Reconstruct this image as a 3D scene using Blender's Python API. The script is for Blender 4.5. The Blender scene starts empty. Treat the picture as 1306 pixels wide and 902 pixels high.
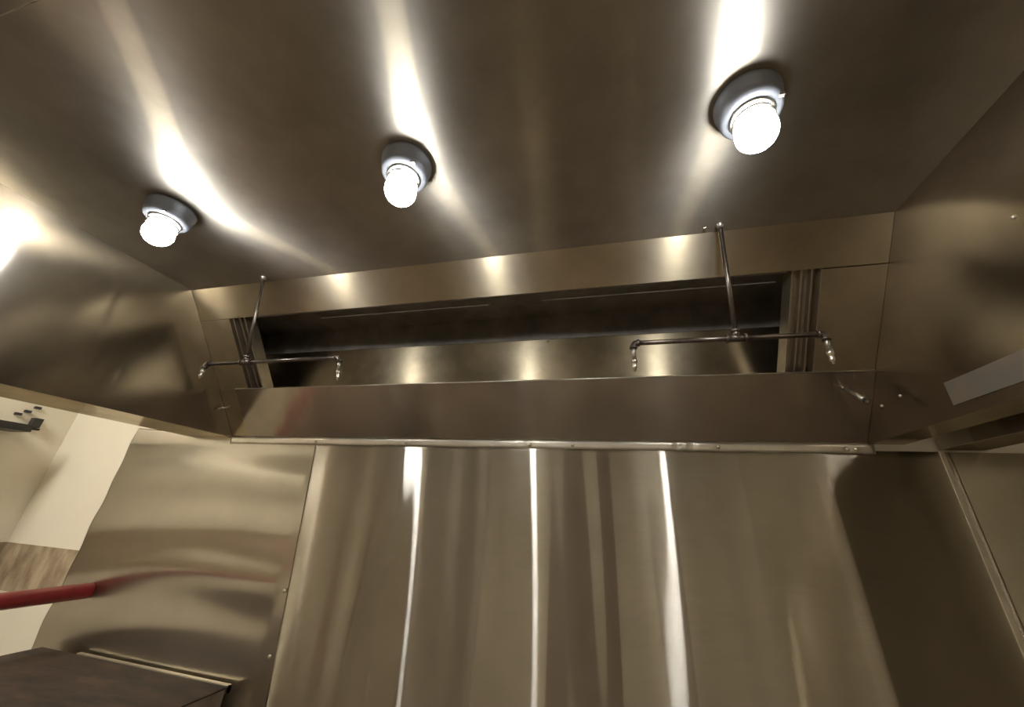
import bpy, bmesh, math, random
from mathutils import Vector, Matrix, noise
random.seed(7)
scene = bpy.context.scene
COL = scene.collection
H0 = 1.6                       # camera height; survey heights below are relative to it
D = 2.1                        # back wall
XL, XR = -2.5826, 1.192        # inner ends of the hood
HB, HC = 0.4134 + H0, 1.2367 + H0
YT = 1.4561

# ------------------------------------------------------------------ materials
def new_mat(name):
    m = bpy.data.materials.new(name); m.use_nodes = True
    nt = m.node_tree; nt.nodes.clear()
    out = nt.nodes.new('ShaderNodeOutputMaterial')
    return m, nt, out

def N(nt, t, **kw):
    n = nt.nodes.new(t)
    for k, v in kw.items():
        if hasattr(n, k) and k not in ('Scale',): setattr(n, k, v)
        else: n.inputs[k].default_value = v
    return n

def coords(nt, scale=(1, 1, 1)):
    g = nt.nodes.new('ShaderNodeTexCoord')
    mp = nt.nodes.new('ShaderNodeMapping'); mp.inputs['Scale'].default_value = scale
    nt.links.new(g.outputs['Object'], mp.inputs['Vector'])
    return mp.outputs['Vector']

def ramp(nt, fac, a, b, p0=0.0, p1=1.0):
    r = nt.nodes.new('ShaderNodeValToRGB')
    r.color_ramp.elements[0].position = p0; r.color_ramp.elements[0].color = (*a, 1) if len(a) == 3 else a
    r.color_ramp.elements[1].position = p1; r.color_ramp.elements[1].color = (*b, 1) if len(b) == 3 else b
    nt.links.new(fac, r.inputs['Fac'])
    return r.outputs['Color']

def steel(name, col, tangent, rough=0.2, aniso=0.8, broad=0.45, mix=0.4, grain=(1, 1, 1),
          wave=None, wave_str=0.0, wave_scale=1.0, smudge=0.12, col2=None, tight=1.0):
    """brushed stainless steel: a stretched tight lobe and a broad one, grain along `tangent`"""
    m, nt, out = new_mat(name)
    tn = nt.nodes.new('ShaderNodeCombineXYZ')
    for i in range(3): tn.inputs[i].default_value = tangent[i]
    nz = N(nt, 'ShaderNodeTexNoise', Scale=2.6, Detail=5.0, Roughness=0.6)
    nt.links.new(coords(nt), nz.inputs['Vector'])
    c2 = col2 or tuple(c * (1 - smudge * 2.2) for c in col)
    c = ramp(nt, nz.outputs['Fac'], c2, col, 0.32, 0.62)
    gr = N(nt, 'ShaderNodeTexNoise', Scale=40.0, Detail=3.0, Roughness=0.6)
    nt.links.new(coords(nt, grain), gr.inputs['Vector'])
    mr = N(nt, 'ShaderNodeMapRange'); mr.inputs['To Min'].default_value = rough * 0.85; mr.inputs['To Max'].default_value = rough * 1.2
    nt.links.new(gr.outputs['Fac'], mr.inputs['Value'])
    g1 = nt.nodes.new('ShaderNodeBsdfAnisotropic'); g1.inputs['Anisotropy'].default_value = aniso
    g2 = nt.nodes.new('ShaderNodeBsdfAnisotropic'); g2.inputs['Anisotropy'].default_value = min(aniso, .5); g2.inputs['Roughness'].default_value = broad
    nt.links.new(mr.outputs['Result'], g1.inputs['Roughness'])
    tt = nt.nodes.new('ShaderNodeMix'); tt.data_type = 'RGBA'; tt.blend_type = 'MULTIPLY'; tt.inputs['Factor'].default_value = 1
    tt.inputs[7].default_value = (*tight, 1) if isinstance(tight, tuple) else (tight, tight, tight, 1)
    nt.links.new(c, tt.inputs[6])
    for g in (g1, g2):
        nt.links.new(tt.outputs[2] if g is g1 else c, g.inputs['Color']); nt.links.new(tn.outputs[0], g.inputs['Tangent'])
    mx = nt.nodes.new('ShaderNodeMixShader'); mx.inputs['Fac'].default_value = mix
    nt.links.new(g1.outputs[0], mx.inputs[1]); nt.links.new(g2.outputs[0], mx.inputs[2])
    if wave:
        wn = N(nt, 'ShaderNodeTexNoise', Scale=wave_scale, Detail=1.0, Roughness=0.4)
        nt.links.new(coords(nt, wave), wn.inputs['Vector'])
        b = nt.nodes.new('ShaderNodeBump'); b.inputs['Distance'].default_value = wave_str
        nt.links.new(wn.outputs['Fac'], b.inputs['Height'])
        for g in (g1, g2): nt.links.new(b.outputs['Normal'], g.inputs['Normal'])
    nt.links.new(mx.outputs[0], out.inputs['Surface'])
    return m

def princ(name, col, rough=0.6, metal=0.0, col2=None, nscale=6.0, bump=0.0, vec=(1, 1, 1), p0=.35, p1=.65, coat=0.0):
    m, nt, out = new_mat(name)
    b = nt.nodes.new('ShaderNodeBsdfPrincipled')
    nz = N(nt, 'ShaderNodeTexNoise', Scale=nscale, Detail=6.0, Roughness=0.6)
    nt.links.new(coords(nt, vec), nz.inputs['Vector'])
    nt.links.new(ramp(nt, nz.outputs['Fac'], col2 or tuple(c * .85 for c in col), col, p0, p1), b.inputs['Base Color'])
    b.inputs['Roughness'].default_value = rough; b.inputs['Metallic'].default_value = metal
    b.inputs['Coat Weight'].default_value = coat
    if bump:
        bp = nt.nodes.new('ShaderNodeBump'); bp.inputs['Distance'].default_value = bump
        nt.links.new(nz.outputs['Fac'], bp.inputs['Height']); nt.links.new(bp.outputs['Normal'], b.inputs['Normal'])
    nt.links.new(b.outputs[0], out.inputs['Surface'])
    return m

def emit(name, col, s):
    m, nt, out = new_mat(name)
    e = nt.nodes.new('ShaderNodeEmission'); e.inputs['Color'].default_value = (*col, 1); e.inputs['Strength'].default_value = s
    nt.links.new(e.outputs[0], out.inputs['Surface'])
    return m

SX, SY, SZ = (1, 0, 0), (0, 1, 0), (0, 0, 1)
WARM = (0.58, 0.525, 0.44)
slope_dir = Vector((0, D - YT, HB - HC)).normalized()          # down the slanted filter face
slope_n = Vector((0, -slope_dir.z, slope_dir.y))               # into the hood
M = {}
M['ceil'] = steel('hood_ceiling_steel', (.64, .585, .49), SX, rough=.18, aniso=.88, broad=.5, mix=.58, tight=(.50, .42, .28), grain=(.3, 8, 1),
                  wave=(1, .35, 1), wave_str=.012, wave_scale=1.3)
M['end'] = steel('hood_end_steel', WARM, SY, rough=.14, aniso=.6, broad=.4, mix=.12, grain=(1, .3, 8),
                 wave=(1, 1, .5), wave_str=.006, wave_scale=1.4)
M['end_r'] = steel('hood_end_steel_dull', (.42, .37, .30), SY, rough=.2, aniso=.6, broad=.4, mix=.12, grain=(1, .3, 8))  # same steel as the left end, darker reflection put into its colour
M['frame'] = steel('hood_frame_steel', (.66, .59, .46), SX, tight=(.72, .64, .46), rough=.24, aniso=.6, broad=.45, mix=.4, grain=(.3, 8, 8))
M['trough'] = steel('hood_trough_steel', (.48, .42, .34), SX, rough=.14, aniso=.75, broad=.4, mix=.25, grain=(.3, 8, 8),
                    wave=(1.3, .35, .35), wave_str=.012, wave_scale=2.0)
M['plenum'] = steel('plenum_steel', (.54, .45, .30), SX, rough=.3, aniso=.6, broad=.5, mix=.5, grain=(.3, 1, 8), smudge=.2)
M['soot'] = princ('sooty_plenum_steel', (.30, .27, .23), .45, .35, (.16, .145, .12), 5)  # darker metal tone for the upper plenum and filter rail
M['channel'] = princ('filter_channel_steel', (.42, .36, .27), .35, .9, (.33, .28, .2), 8)
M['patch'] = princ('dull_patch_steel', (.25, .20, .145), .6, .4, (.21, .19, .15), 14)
M['front'] = princ('hood_front_steel', (.5, .45, .36), .35, .9, (.42, .37, .3), 3)
M['back'] = steel('backsplash_steel', (.66, .615, .52), SX, rough=.18, aniso=.93, broad=.35, mix=.14, grain=(.3, 1, 8), smudge=.05)
M['left'] = steel('left_sheet_steel', (.60, .56, .48), SZ, rough=.22, aniso=.7, broad=.4, mix=.3, grain=(8, 1, .3), smudge=.05)
M['flange'] = steel('flange_steel', (.62, .56, .45), SX, rough=.12, aniso=.3, broad=.35, mix=.25)
M['flash'] = steel('flashing_steel', (.88, .83, .72), SX, rough=.3, aniso=.2, broad=.5, mix=.5)
M['pipe'] = princ('dull_steel_pipe', (.20, .17, .14), .3, .9, (.12, .10, .085), 30)
M['pipe_bright'] = princ('bright_pipe', (.50, .46, .39), .35, .9, (.33, .30, .25), 30)
M['brass'] = princ('nozzle_metal', (.78, .73, .60), .36, 1.0, (.6, .55, .42), 40)
M['dark'] = princ('dark_painted_metal', (.045, .045, .045), .4, .3)
M['lamp_metal'] = princ('lamp_grey_metal', (.26, .27, .29), .5, .5)
M['wall'] = princ('white_wall_paint', (.88, .84, .72), .75, 0, (.85, .80, .69), 2.2)
M['plaster'] = princ('rough_brown_plaster', (.50, .41, .29), .9, 0, (.22, .16, .105), 9, .01, (1, 1, .45))
M['red'] = princ('red_pipe_paint', (.43, .012, .028), .35, 0, (.33, .008, .02), 12, coat=.3)
M['floor'] = princ('quarry_tile', (.20, .16, .125), .4, 0, (.15, .12, .095), 5)
M['tabletop'] = princ('stained_dark_top', (.075, .042, .028), .6, .1, (.018, .013, .011), 5, 0, (1, 3, 1))
M['tableside'] = princ('table_side_steel', (.45, .39, .31), .5, .5, (.26, .22, .17), 8)
M['cream'] = princ('cream_wall', (.78, .73, .61), .8, 0, (.72, .67, .55), 2)
M['part'] = princ('dark_partition_paint', (.36, .31, .235), .6, 0, (.32, .275, .21), 2)  # tone of added unseen panels that the steel reflects
M['part2'] = princ('brown_partition_paint', (.62, .55, .43), .6, 0, (.56, .5, .39), 2)  # tone of the added unseen block that the steel reflects
M['door'] = princ('dark_red_door_paint', (.10, .04, .035), .5, 0, (.08, .03, .028), 3)  # dark red of an added reflected panel, no door there
M['bulb'] = emit('lamp_glow', (.95, .97, 1.0), 40.0)
M['tube'] = emit('troffer_glow', (1.0, .93, .80), 9.5)  # glow of the added ceiling panels out of view

# ------------------------------------------------------------------ mesh helpers
def box(bm, x0, x1, y0, y1, z0, z1):
    v = [bm.verts.new(p) for p in ((x0,y0,z0),(x1,y0,z0),(x1,y1,z0),(x0,y1,z0),(x0,y0,z1),(x1,y0,z1),(x1,y1,z1),(x0,y1,z1))]
    for f in ((0,3,2,1),(4,5,6,7),(0,1,5,4),(1,2,6,5),(2,3,7,6),(3,0,4,7)): bm.faces.new([v[i] for i in f])

def obox(bm, o, a, b, c):
    """box from corner o along three edge vectors"""
    o, a, b, c = map(Vector, (o, a, b, c))
    p = [o, o+a, o+a+b, o+b, o+c, o+a+c, o+a+b+c, o+b+c]
    v = [bm.verts.new(q) for q in p]
    for f in ((0,3,2,1),(4,5,6,7),(0,1,5,4),(1,2,6,5),(2,3,7,6),(3,0,4,7)): bm.faces.new([v[i] for i in f])

def frame_of(d):
    d = d.normalized(); u = Vector((0, 0, 1)) if abs(d.z) < .9 else Vector((1, 0, 0))
    a = d.cross(u).normalized(); return a, d.cross(a).normalized()

def tube(bm, pts, r, seg=20, radii=None, cap=True):
    pts = [Vector(p) for p in pts]; rings = []
    a = None
    for i, p in enumerate(pts):
        d = (pts[min(i+1, len(pts)-1)] - pts[max(i-1, 0)]).normalized()
        if a is None: a, b = frame_of(d)
        else:
            a = (a - d * a.dot(d)).normalized(); b = d.cross(a).normalized()
        rr = radii[i] if radii else r
        rings.append([bm.verts.new(p + (a*math.cos(t) + b*math.sin(t))*rr) for t in [2*math.pi*k/seg for k in range(seg)]])
    for r0, r1 in zip(rings, rings[1:]):
        for k in range(seg):
            f = bm.faces.new((r0[k], r0[(k+1) % seg], r1[(k+1) % seg], r1[k])); f.smooth = True
    if cap:
        bm.faces.new(rings[0][::-1]); bm.faces.new(rings[-1])

def lathe(bm, prof, c, axis=(0, 0, 1), seg=40):
    """profile of (radius, height along axis) from point c"""
    c = Vector(c); ax = Vector(axis).normalized(); a, b = frame_of(ax); rings = []
    for r, h in prof:
        if r < 1e-5: rings.append([bm.verts.new(c + ax*h)])
        else: rings.append([bm.verts.new(c + ax*h + (a*math.cos(t)+b*math.sin(t))*r) for t in [2*math.pi*k/seg for k in range(seg)]])
    for r0, r1 in zip(rings, rings[1:]):
        for k in range(seg):
            q = [r0[k % len(r0)], r0[(k+1) % len(r0)], r1[(k+1) % len(r1)], r1[k % len(r1)]]
            q = list(dict.fromkeys(q))
            if len(q) > 2:
                f = bm.faces.new(q); f.smooth = True

def torus(bm, c, R, r, axis=(0, 0, 1), seg=40, s2=10):
    c = Vector(c); ax = Vector(axis).normalized(); a, b = frame_of(ax); rings = []
    for i in range(seg):
        t = 2*math.pi*i/seg; o = a*math.cos(t)+b*math.sin(t)
        rings.append([bm.verts.new(c + o*(R + r*math.cos(u)) + ax*r*math.sin(u)) for u in [2*math.pi*k/s2 for k in range(s2)]])
    for i in range(seg):
        r0, r1 = rings[i], rings[(i+1) % seg]
        for k in range(s2):
            f = bm.faces.new((r0[k], r0[(k+1) % s2], r1[(k+1) % s2], r1[k])); f.smooth = True

def obj(name, bm, mat, parent=None, bevel=0.0, smooth=False):
    bmesh.ops.recalc_face_normals(bm, faces=bm.faces[:])
    me = bpy.data.meshes.new(name); bm.to_mesh(me); bm.free()
    if smooth:
        for p in me.polygons: p.use_smooth = True
    me.materials.append(mat)
    o = bpy.data.objects.new(name, me); COL.objects.link(o)
    if parent:
        o.parent = parent; o.matrix_parent_inverse = parent.matrix_basis.inverted()
    if bevel:
        b = o.modifiers.new('edge', 'BEVEL'); b.width = bevel; b.segments = 2; b.limit_method = 'ANGLE'
    return o

def B(name, mat, dims, parent=None, bevel=0.0):
    bm = bmesh.new(); box(bm, *dims); return obj(name, bm, mat, parent, bevel)

def tag(o, label, cat, group=None):
    o['label'] = label; o['category'] = cat
    if group: o['group'] = group
    return o

def thing(name, label, cat, loc=(0, 0, 0), group=None):
    o = bpy.data.objects.new(name, None); COL.objects.link(o); o.location = loc
    o.empty_display_size = .1
    return tag(o, label, cat, group)

def struct(o): o['kind'] = 'structure'; return o

# ------------------------------------------------------------------ room shell
RX0, RX1, RY0, RZ = -4.35, 3.6, -3.6, 3.15
struct(B('floor', M['floor'], (RX0-.1, RX1+.1, RY0-.1, D+.1, -.1, 0)))
struct(B('ceiling', M['cream'], (RX0-.1, RX1+.1, RY0-.1, D+.1, RZ, RZ+.1)))
struct(B('wall_back', M['wall'], (RX0-.1, RX1+.1, D+.004, D+.12, 0, RZ)))
struct(B('wall_left', M['wall'], (RX0-.1, RX0, RY0, D+.004, 0, RZ)))
struct(B('wall_right', M['cream'], (RX1, RX1+.1, RY0, D+.004, 0, RZ)))
struct(B('wall_partition', M['part2'], (2.12, 2.85, -.6, .1, 0, RZ)))  # unseen block added to darken the right of the backsplash reflection
struct(B('trim_2', M['door'], (-.62, .02, RY0, RY0+.06, 0, RZ)))  # unseen dark red panel added as a dark band in the reflection
struct(B('trim_3', M['part'], (.75, 1.25, RY0, RY0+.06, 0, RZ)))  # unseen brown panel added for another reflected band
struct(B('trim_4', M['part'], (-3.6, -2.5, RY0, RY0+.06, 0, RZ)))  # wider unseen panel, likewise added for the reflection
struct(B('wall_front', M['cream'], (RX0, RX1, RY0-.1, RY0, 0, RZ)))
# rough plaster band low on the white wall
bm = bmesh.new(); box(bm, RX0, -3.553, D-.002, D+.01, H0-.66, H0-.375); box(bm, RX0-.01, RX0+.006, RY0, D-.002, H0-.66, H0-.375)
struct(obj('trim_1', bm, M['plaster']))

# ------------------------------------------------------------------ wavy wall sheets
def sheet(name, corners, fn, mat, nx=120, nz=60, y=D, t=.0015):
    """steel sheet on the back wall; corners = bottom left, bottom right, top right, top left as (x, z)"""
    bl, br, tr, tl = [Vector(c) for c in corners]
    bm = bmesh.new(); g = []
    for j in range(nz+1):
        w = j/nz; row = []
        for i in range(nx+1):
            u = i/nx
            q = (bl.lerp(br, u)).lerp(tl.lerp(tr, u), w)
            row.append(bm.verts.new((q.x, y - .004 - fn(q.x, q.y), q.y)))
        g.append(row)
    for j in range(nz):
        for i in range(nx):
            f = bm.faces.new((g[j][i], g[j][i+1], g[j+1][i+1], g[j+1][i])); f.smooth = True
    o = obj(name, bm, mat)
    s = o.modifiers.new('thickness', 'SOLIDIFY'); s.thickness = t; s.offset = -1
    for p in o.data.polygons: p.use_smooth = True
    return o

def sm(t): t = max(0, min(1, t)); return t*t*(3-2*t)
def back_wave(x, z):
    e = sm((x+1.86)/.15)*sm((1.45-x)/.15)
    f =   .0026*math.sin(x*9.3+5.95+.07*math.sin(z*3.1+1)) + .0009*math.sin(x*19+1.9+.5*math.sin(z*2.7+1)) + .0004*math.sin(x*37+z*1.5)
    return .0045 + e*f
def left_wave(x, z):
    e = sm((-1.83-x)/.05)
    return .0015 + e*.003 + e*.8*(.0030*math.sin(z*12+.5*x+.6*math.sin(x*2.3)) + .0042*math.sin(z*22-.5*x+.5*math.sin(x*3)))
def right_wave(x, z): return .004 + .003*math.sin(x*3.0)
def mid_wave(x, z): return .004

ZT = H0 + .385
main_sheet = tag(sheet('backsplash_panel', ((-1.678, H0-1.59), (1.464, H0-1.59), (1.464, ZT), (-1.868, ZT)), back_wave, M['back'], 260, 60),
    'wide stainless backsplash sheet with three bright vertical light streaks, under the hood', 'wall panel')
tag(sheet('backsplash_panel', ((-3.580, H0-1.59), (-1.655, H0-1.59), (-1.845, ZT-.005), (-3.545, ZT+.09)), left_wave, M['left'], 120, 160),
    'stainless wall sheet with horizontal ripples between white wall and main backsplash', 'wall panel')
tag(sheet('backsplash_panel', ((1.474, H0-1.59), (2.9, H0-1.59), (2.9, ZT), (1.470, ZT)), right_wave, M['back'], 60, 20),
    'plain stainless wall sheet right of the slanting joint strip', 'wall panel')
bm = bmesh.new(); obox(bm, (1.460, D-.0125, H0-1.59), (.020, 0, 0), (0, .003, 0), (-.009, 0, 1.975))
tag(obj('joint_strip', bm, M['flash'], bevel=.002), 'thin bright metal joint strip between the two right backsplash sheets', 'joint strip')
# rivets down the seam between left sheet and main sheet
for rx, rz in ((-1.808, -.447), (-1.790, -.745)):
    bm = bmesh.new(); lathe(bm, [(0, .006), (.006, .005), (.010, .002), (.011, 0)], (rx, D-.013, H0+rz), (0, -1, 0), 16)
    obj('rivet', bm, M['brass'], main_sheet)

# crumpled flashing between hood and backsplash
bm = bmesh.new(); n = 240; rows = []
for i in range(n+1):
    x = XL-.0 + (XR+.02-XL)*i/n
    k = .002*math.sin(x*9) + .0015*math.sin(x*31)
    for cx, amp, wd in ((-.45, .010, .05), (.38, .014, .07), (-1.95, .005, .05), (1.12, .010, .04), (-1.2, .004, .03), (-.62, .008, .03)):
        k += amp*math.exp(-((x-cx)/wd)**2)*math.sin((x-cx)*90)
    y0 = D-.014
    rows.append([bm.verts.new(p) for p in ((x, y0, H0+.370+.2*k), (x, y0-.002-k*.3, H0+.384), (x, y0-.004-k*.5, H0+.400), (x, y0-.005, H0+.4125))])
for r0, r1 in zip(rows, rows[1:]):
    for k in range(3): bm.faces.new((r0[k], r1[k], r1[k+1], r0[k+1])).smooth = True
fl = obj('flashing_strip', bm, M['flash']); s = fl.modifiers.new('thickness', 'SOLIDIFY'); s.thickness = .002; s.offset = -1
tag(fl, 'narrow crumpled bright metal flashing along the hood bottom above backsplash', 'flashing')
for rx in (-1.86, -1.2, -.42, -.18, .55, 1.1, 1.135):
    bm = bmesh.new(); lathe(bm, [(0, .008), (.005, .007), (.008, .003), (.009, 0)], (rx, D-.026, H0+.389), (0, -1, -.2), 14)
    obj('rivet', bm, M['brass'], fl)

# ------------------------------------------------------------------ exhaust hood
YF = -.15
hood = thing('exhaust_hood', 'large stainless steel canopy hood over the kitchen line', 'exhaust hood', (-.7, 1.0, HB))
def S(u, v, w=0.0):
    return Vector((u, YT, HC)) + slope_dir*v + slope_n*w
def slab(name, mat, u0, u1, v0, v1, w0=0.0, w1=.003, parent=hood, bevel=0.0):
    bm = bmesh.new(); obox(bm, S(u0, v0, w0), (u1-u0, 0, 0), slope_dir*(v1-v0), slope_n*(w1-w0))
    return obj(name, bm, mat, parent, bevel)
# ceiling sheets of the canopy (seam at y = .188)
B('ceiling_panel', M['ceil'], (XL, XR, .190, D-.004, HC, HC+.004), hood)
B('ceiling_panel', M['ceil'], (XL, XR, YF, .186, HC-.003, HC+.001), hood)
B('front_panel', M['front'], (XL, XR, YF-.004, YF, HB-.02, HC+.004), hood)
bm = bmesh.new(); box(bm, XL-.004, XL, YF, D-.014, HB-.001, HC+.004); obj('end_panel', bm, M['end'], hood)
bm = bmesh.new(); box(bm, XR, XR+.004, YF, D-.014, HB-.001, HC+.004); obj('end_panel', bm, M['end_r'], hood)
# bottom flanges
B('bottom_flange', M['flange'], (-2.975, XL-.004, YF, D-.02, HB, HB+.006), hood)
B('bottom_flange', M['flange'], (XR+.004, 1.325, YF, D-.02, HB, HB+.006), hood)
B('bottom_flange', M['flange'], (XL, XR, YF-.03, YF+.03, HB-.026, HB-.02), hood)
B('outer_skin', M['end'], (-2.979, -2.975, YF, D-.02, HB, HC), hood)
B('outer_skin', M['end'], (1.325, 1.329, YF, D-.02, HB, HC), hood)
# slanted filter frame
slab('top_rail', M['frame'], XL+.001, XR-.001, .0, .203)
slab('stile', M['frame'], XL+.001, -2.345, .205, 1.03)
slab('stile', M['frame'], .953, XR-.001, .208, 1.03)
tp = slab('trough_plate', M['trough'], XL+.14, XR-.001, .680, 1.030, -.008, -.004)
bm = bmesh.new(); tube(bm, [S(XL+.14, .680, -.005), S(XR-.001, .676, -.005)], .0035, 10)
obj('rolled_edge', bm, M['flash'], tp)
slab('corner_filler', M['frame'], XL+.002, XL+.138, .70, 1.030, -.006, -.003)
# filter channels on both sides of the opening
for u0, sgn in ((-2.345, 1), (.953, -1)):
    bm = bmesh.new()
    for k, (du, w0, w1, ww) in enumerate(((.0, .0, .05, .004), (.035, .0, .03, .006), (.065, .02, .06, .008), (.10, .02, .10, .008))):
        a = u0 + sgn*du
        obox(bm, S(min(a, a+sgn*ww), .205, w0), (ww, 0, 0), slope_dir*.72, slope_n*(w1-w0))
    a = min(u0, u0+sgn*.10)
    obox(bm, S(a, .205, .05), (.10, 0, 0), slope_dir*.72, slope_n*.004)
    obj('filter_channel', bm, M['channel'], hood)
bm = bmesh.new(); obox(bm, S(-2.2, .205, .06), (3.05, 0, 0), slope_dir*.012, slope_n*.004); obox(bm, S(-1.7, .25, .06), (1.1, 0, 0), slope_dir*.004, slope_n*.03)
obox(bm, S(-.3, .25, .06), (1.1, 0, 0), slope_dir*.004, slope_n*.03)
obj('filter_rail', bm, M['soot'], hood)
# plenum behind the opening
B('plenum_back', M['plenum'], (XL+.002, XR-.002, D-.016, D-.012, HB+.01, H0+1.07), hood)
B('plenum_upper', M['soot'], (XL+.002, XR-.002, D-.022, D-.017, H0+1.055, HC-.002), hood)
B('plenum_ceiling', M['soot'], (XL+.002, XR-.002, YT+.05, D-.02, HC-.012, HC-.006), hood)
# bolts and screws on the frame and ends
def screw(p, ax, r=.006):
    bm = bmesh.new(); lathe(bm, [(0, r*.9), (r*.6, r*.8), (r, r*.3), (r*1.1, 0)], p, ax, 14)
    return obj('screw', bm, M['brass'], hood)
screw((XR, 1.132, H0+.892), (-1, 0, 0)); screw((XR, 1.911, H0+.549), (-1, 0, 0)); screw((XR, 1.791, H0+.557), (-1, 0, 0))
screw((-.33, D-.023, H0+1.04), (0, -1, 0), .008)
screw((.475, 1.425, HC), (0, 0, -1), .009)
# thin paler strip added low over the right end panel
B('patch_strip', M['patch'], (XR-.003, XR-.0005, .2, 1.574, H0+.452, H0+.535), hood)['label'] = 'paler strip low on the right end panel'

# boxed steel duct next to the hood, right
tag(B('boxed_duct', M['end'], (1.456, 1.612, YF, D-.012, H0+.392, HC+.1), None, .002), 'dark boxed steel duct running beside the right end of hood', 'duct')

# stub of conduit and small pin on the trough plate
t = thing('conduit_stub', 'short open-ended conduit stub poking out below the right nozzle pipe', 'pipe', tuple(S(1.10, .74, -.01)))
bm = bmesh.new()
a = S(1.085, .76, -.008); b_ = a + Vector((.012, -.085, -.085))
tube(bm, [a, a.lerp(b_, .5), b_], .0105, 20, cap=False)
o = obj('tube_wall', bm, M['pipe_bright'], t); s = o.modifiers.new('thickness', 'SOLIDIFY'); s.thickness = .002
bm = bmesh.new(); tube(bm, [b_ - (b_-a).normalized()*.012, b_], .0118, 20, cap=False); torus(bm, b_, .0112, .0018, (b_-a))
obj('end_ring', bm, M['dark'], t)
bm = bmesh.new(); lathe(bm, [(.0, 0), (.0105, 0)], a.lerp(b_, .85), (b_-a), 20); obj('bore', bm, M['dark'], t)
bm = bmesh.new(); a = S(XL+.06, .81, -.004); tube(bm, [a, a + Vector((-.04, -.055, -.03))], .006, 14)
tag(obj('steel_pin', bm, M['pipe_bright']), 'short steel pin sticking out of the hood left corner', 'pin')

# ------------------------------------------------------------------ suppression nozzle pipes
def elbow(bm, p, d1, d2, r):
    """elbow fitting: bend from direction d1 to d2 around p with collars"""
    p, d1, d2 = Vector(p), Vector(d1).normalized(), Vector(d2).normalized()
    a, b = p + d1*r*2.0, p + d2*r*2.0
    pts = [a.lerp(p, t).lerp(p.lerp(b, t), t) for t in [k/8 for k in range(9)]]
    tube(bm, pts, r*1.25, 18)
    tube(bm, [a - d1*r*.5, a + d1*r*.4], r*1.5, 18); tube(bm, [b - d2*r*.5, b + d2*r*.4], r*1.5, 18)

def nozzle(parent, p, d):
    p, d = Vector(p), Vector(d).normalized()
    bm = bmesh.new()
    lathe(bm, [(0, 0), (.010, 0), (.010, .012), (.0115, .013), (.0115, .024), (.009, .026), (.0085, .040), (.0095, .043), (.009, .050), (.005, .053), (.0045, .062), (0, .063)], p, d, 20)
    return obj('nozzle', bm, M['brass'], parent)

def pipe_set(xt, x0, x1, left_end, right_end, label):
    z, y, r = H0+.717, 1.497, .0105
    t = thing('nozzle_pipe', label, 'pipe', (xt, 1.41, HC), 'fire suppression pipes')
    bm = bmesh.new(); tube(bm, [(xt, 1.412, HC), (xt, y-.003, z+.02)], .0095, 18); obj('drop_pipe', bm, M['pipe'], t)
    bm = bmesh.new(); lathe(bm, [(.017, 0), (.017, -.004), (.014, -.007), (.0135, -.018), (0, -.018)], (xt, 1.412, HC-.001)); obj('ceiling_flange', bm, M['pipe_bright'], t)
    bm = bmesh.new(); tube(bm, [(x0, y, z), (x1, y, z)], r, 18); obj('crossbar', bm, M['pipe'], t)
    bm = bmesh.new(); tube(bm, [(xt-.035, y, z), (xt+.035, y, z)], r*1.45, 18)
    tube(bm, [(xt-.038, y, z), (xt-.028, y, z)], r*1.7, 18); tube(bm, [(xt+.028, y, z), (xt+.038, y, z)], r*1.7, 18)
    tube(bm, [(xt, y, z), (xt, y-.004, z+.035)], r*1.4, 18); tube(bm, [(xt, y-.003, z+.026), (xt, y-.005, z+.038)], r*1.65, 18)
    obj('tee_fitting', bm, M['pipe'], t)
    for x, sgn, (dx, dy, dz, ln) in ((x0, 1, left_end), (x1, -1, right_end)):
        d = Vector((dx, dy, dz)).normalized()
        bm = bmesh.new(); elbow(bm, (x, y, z), (sgn, 0, 0), d, r); obj('elbow', bm, M['pipe'], t)
        p = Vector((x, y, z)); bm = bmesh.new(); tube(bm, [p + d*.015, p + d*ln], r*.85, 18); obj('nozzle_drop', bm, M['pipe_bright'], t)
        nozzle(t, p + d*(ln-.004), d)
    return t
pipe_set(-1.953, -2.245, -1.335, (0, -.02, -1, .03), (.18, 0, -1, .07), 'left suppression pipe hanging from hood ceiling, crossbar with two nozzles')
pipe_set(.531, .133, .835, (-.02, 0, -1, .07), (.0, .03, -1, .065), 'right suppression pipe hanging from hood ceiling, crossbar with two nozzles')

# ------------------------------------------------------------------ hood lamps
def hood_lamp(x, y, label):
    t = thing('hood_lamp', label, 'lamp', (x, y, HC), 'hood lamps')
    z = HC-.001
    bm = bmesh.new(); lathe(bm, [(0, 0), (.092, 0), (.094, -.006), (.094, -.018), (.090, -.024), (.088, -.050), (.084, -.068), (.076, -.076), (.060, -.079), (0, -.079)], (x, y, z)); obj('housing', bm, M['lamp_metal'], t)
    bm = bmesh.new(); torus(bm, (x, y, z-.080), .056, .005); torus(bm, (x, y, z-.100), .054, .004); torus(bm, (x, y, z-.113), .055, .003); obj('socket_ring', bm, M['pipe_bright'], t)
    bm = bmesh.new(); box(bm, x+.055, x+.07, y-.055, y-.045, z-.078, z-.066); obj('latch', bm, M['pipe_bright'], t)
    bm = bmesh.new(); lathe(bm, [(.036, -.100)] + [(.057*math.cos(a), -.148 - .057*math.sin(a)) for a in [math.radians(-45 + 13.5*k) for k in range(10)]] + [(0, -.205)], (x, y, z), seg=32)
    obj('globe', bm, M['bulb'], t)
    return t
hood_lamp(-1.932, .872, 'left hood lamp, bright globe in grey housing on hood ceiling')
hood_lamp(-.700, .860, 'middle hood lamp, bright globe in round grey housing on hood ceiling')
hood_lamp(.475, .862, 'right hood lamp, glowing globe on hood ceiling above the right suppression pipe')

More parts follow.
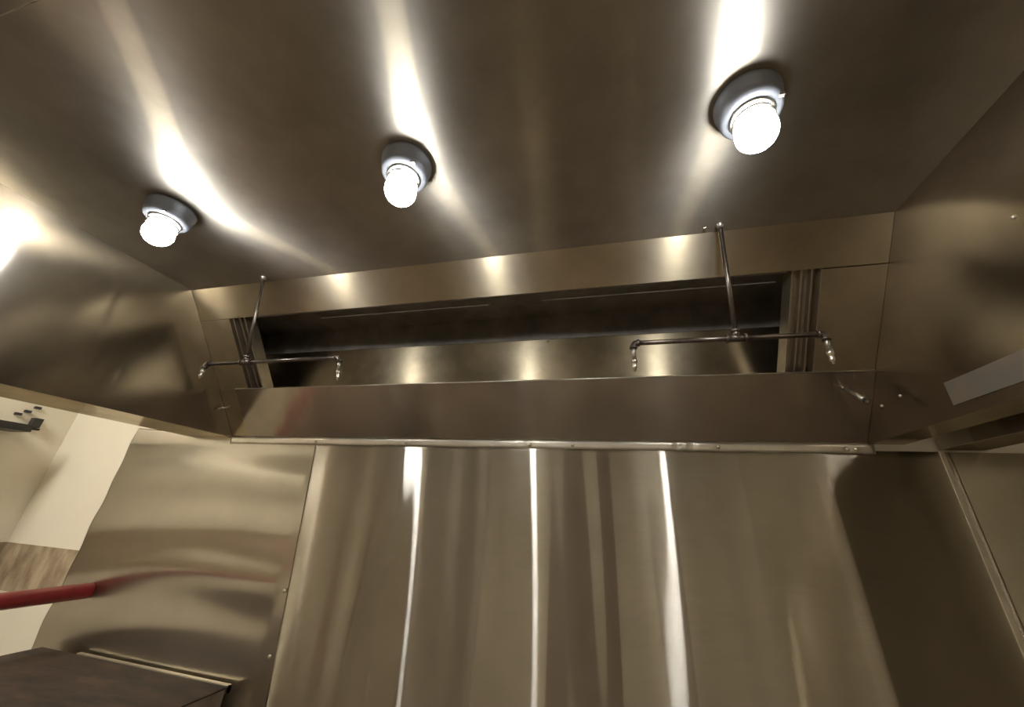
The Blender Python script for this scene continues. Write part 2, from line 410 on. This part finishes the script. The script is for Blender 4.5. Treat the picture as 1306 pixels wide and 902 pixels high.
# ------------------------------------------------------------------ red pipe, left
bm = bmesh.new(); zc = H0-.583
tube(bm, [(-3.29, D-.012, zc), (-3.29, -.6, zc), (-3.29, -.68, zc-.03), (-3.29, -.70, zc-.1), (-3.29, -.70, 0)], .044, 28)
tag(obj('red_pipe', bm, M['red']), 'horizontal red painted pipe running into the rippled steel sheet at left', 'pipe')

# ------------------------------------------------------------------ low equipment cabinet, bottom left
tz = H0-.88
t = thing('equipment_cabinet', 'low dark-topped equipment cabinet against the steel sheet, bottom left corner', 'cabinet', (-2.7, 1.6, 0))
B('top', M['tabletop'], (-3.40, -1.960, 1.05, 2.045, tz-.008, tz), t, .003)
B('rear_edge', M['flash'], (-3.10, -1.960, 2.045, 2.068, tz-.03, tz+.004), t)
B('body', M['tableside'], (-3.39, -1.965, 1.08, 2.04, .16, tz-.008), t)
for dx in (-3.34, -2.04):
    for dy in (1.14, 1.98):
        bm = bmesh.new(); lathe(bm, [(0, 0), (.03, 0), (.022, .03), (.018, .16), (0, .16)], (dx, dy, 0), seg=20); obj('leg', bm, M['pipe_bright'], t)
for k in range(2):
    d_ = B('door', M['tableside'], (-3.38+k*.695, -2.695+k*.695, 1.06, 1.079, .18, tz-.04), t, .002)
    bm = bmesh.new(); x = -2.75 if k == 0 else -2.63; tube(bm, [(x, 1.062, .35), (x, 1.035, .36), (x, 1.035, .5), (x, 1.062, .51)], .007, 10); obj('handle', bm, M['pipe_bright'], d_)

# ------------------------------------------------------------------ dark wall shelf with bracket
t = thing('wall_shelf', 'dark narrow shelf with a small bracket on white wall, far left edge', 'shelf', (-4.2, 1.5, H0+.40))
B('board', M['dark'], (-4.35, -4.12, 1.0, 1.80, H0+.375, H0+.425), t, .004)
bm = bmesh.new(); box(bm, -4.35, -4.33, 1.80, 1.93, H0+.415, H0+.43); box(bm, -4.35, -4.30, 1.86, 1.91, H0+.43, H0+.50); obj('bracket', bm, M['dark'], t)
for dy, dz in ((1.80, .53), (1.84, .57), (1.76, .50)):
    bm = bmesh.new(); box(bm, -4.35, -4.33, dy, dy+.035, H0+dz, H0+dz+.018); obj('clip', bm, M['dark'], t)

# ------------------------------------------------------------------ added kitchen fill lights, out of view, lighting walls and steel
for k, (x, y, hx, hy) in enumerate(((-3.78, .05, .28, .72), (-1.2, -1.7, .60, .30), (1.2, -1.9, .60, .30))):
    t = thing('ceiling_light', ('rectangular ceiling light nearest the left wall', 'rectangular ceiling light in mid kitchen', 'rectangular ceiling light nearest the right wall')[k], 'ceiling light', (x, y, RZ), 'kitchen ceiling lights')
    bm = bmesh.new()
    for a in ((-hx-.02, -hx+.02, -hy-.02, hy+.02), (hx-.02, hx+.02, -hy-.02, hy+.02), (-hx+.02, hx-.02, -hy-.02, -hy+.02), (-hx+.02, hx-.02, hy-.02, hy+.02)): box(bm, x+a[0], x+a[1], y+a[2], y+a[3], RZ-.05, RZ)
    obj('frame', bm, M['flash'], t)
    B('diffuser', M['tube'], (x-hx+.02, x+hx-.02, y-hy+.02, y+hy-.02, RZ-.04, RZ-.03), t)

# ------------------------------------------------------------------ camera, world, view
cam = bpy.data.cameras.new('camera'); co = bpy.data.objects.new('camera', cam); COL.objects.link(co)
fw = Vector((-0.23713952, 0.88110212, 0.40917465)); rt = Vector((0.97044872, 0.2342125, 0.05808429)); up = Vector((0.04465562, -0.4108571, 0.91060547))
m = Matrix((rt, up, -fw)).transposed().to_4x4(); m.translation = (0, 0, H0); co.matrix_world = m
cam.sensor_fit = 'HORIZONTAL'; cam.sensor_width = 36; cam.lens = 468.849*36/1306; cam.clip_start = .01
scene.camera = co
w = bpy.data.worlds.new('world'); scene.world = w; w.use_nodes = True
w.node_tree.nodes['Background'].inputs['Color'].default_value = (.9, .85, .75, 1); w.node_tree.nodes['Background'].inputs['Strength'].default_value = .02
scene.view_settings.view_transform = 'Standard'; scene.view_settings.look = 'None'; scene.view_settings.gamma = 1
scene.view_settings.use_curve_mapping = False
scene.view_settings.exposure = 1.4
scene.cycles.use_denoising = True
scene.cycles.max_bounces = 12; scene.cycles.glossy_bounces = 8
scene.cycles.sample_clamp_indirect = 12
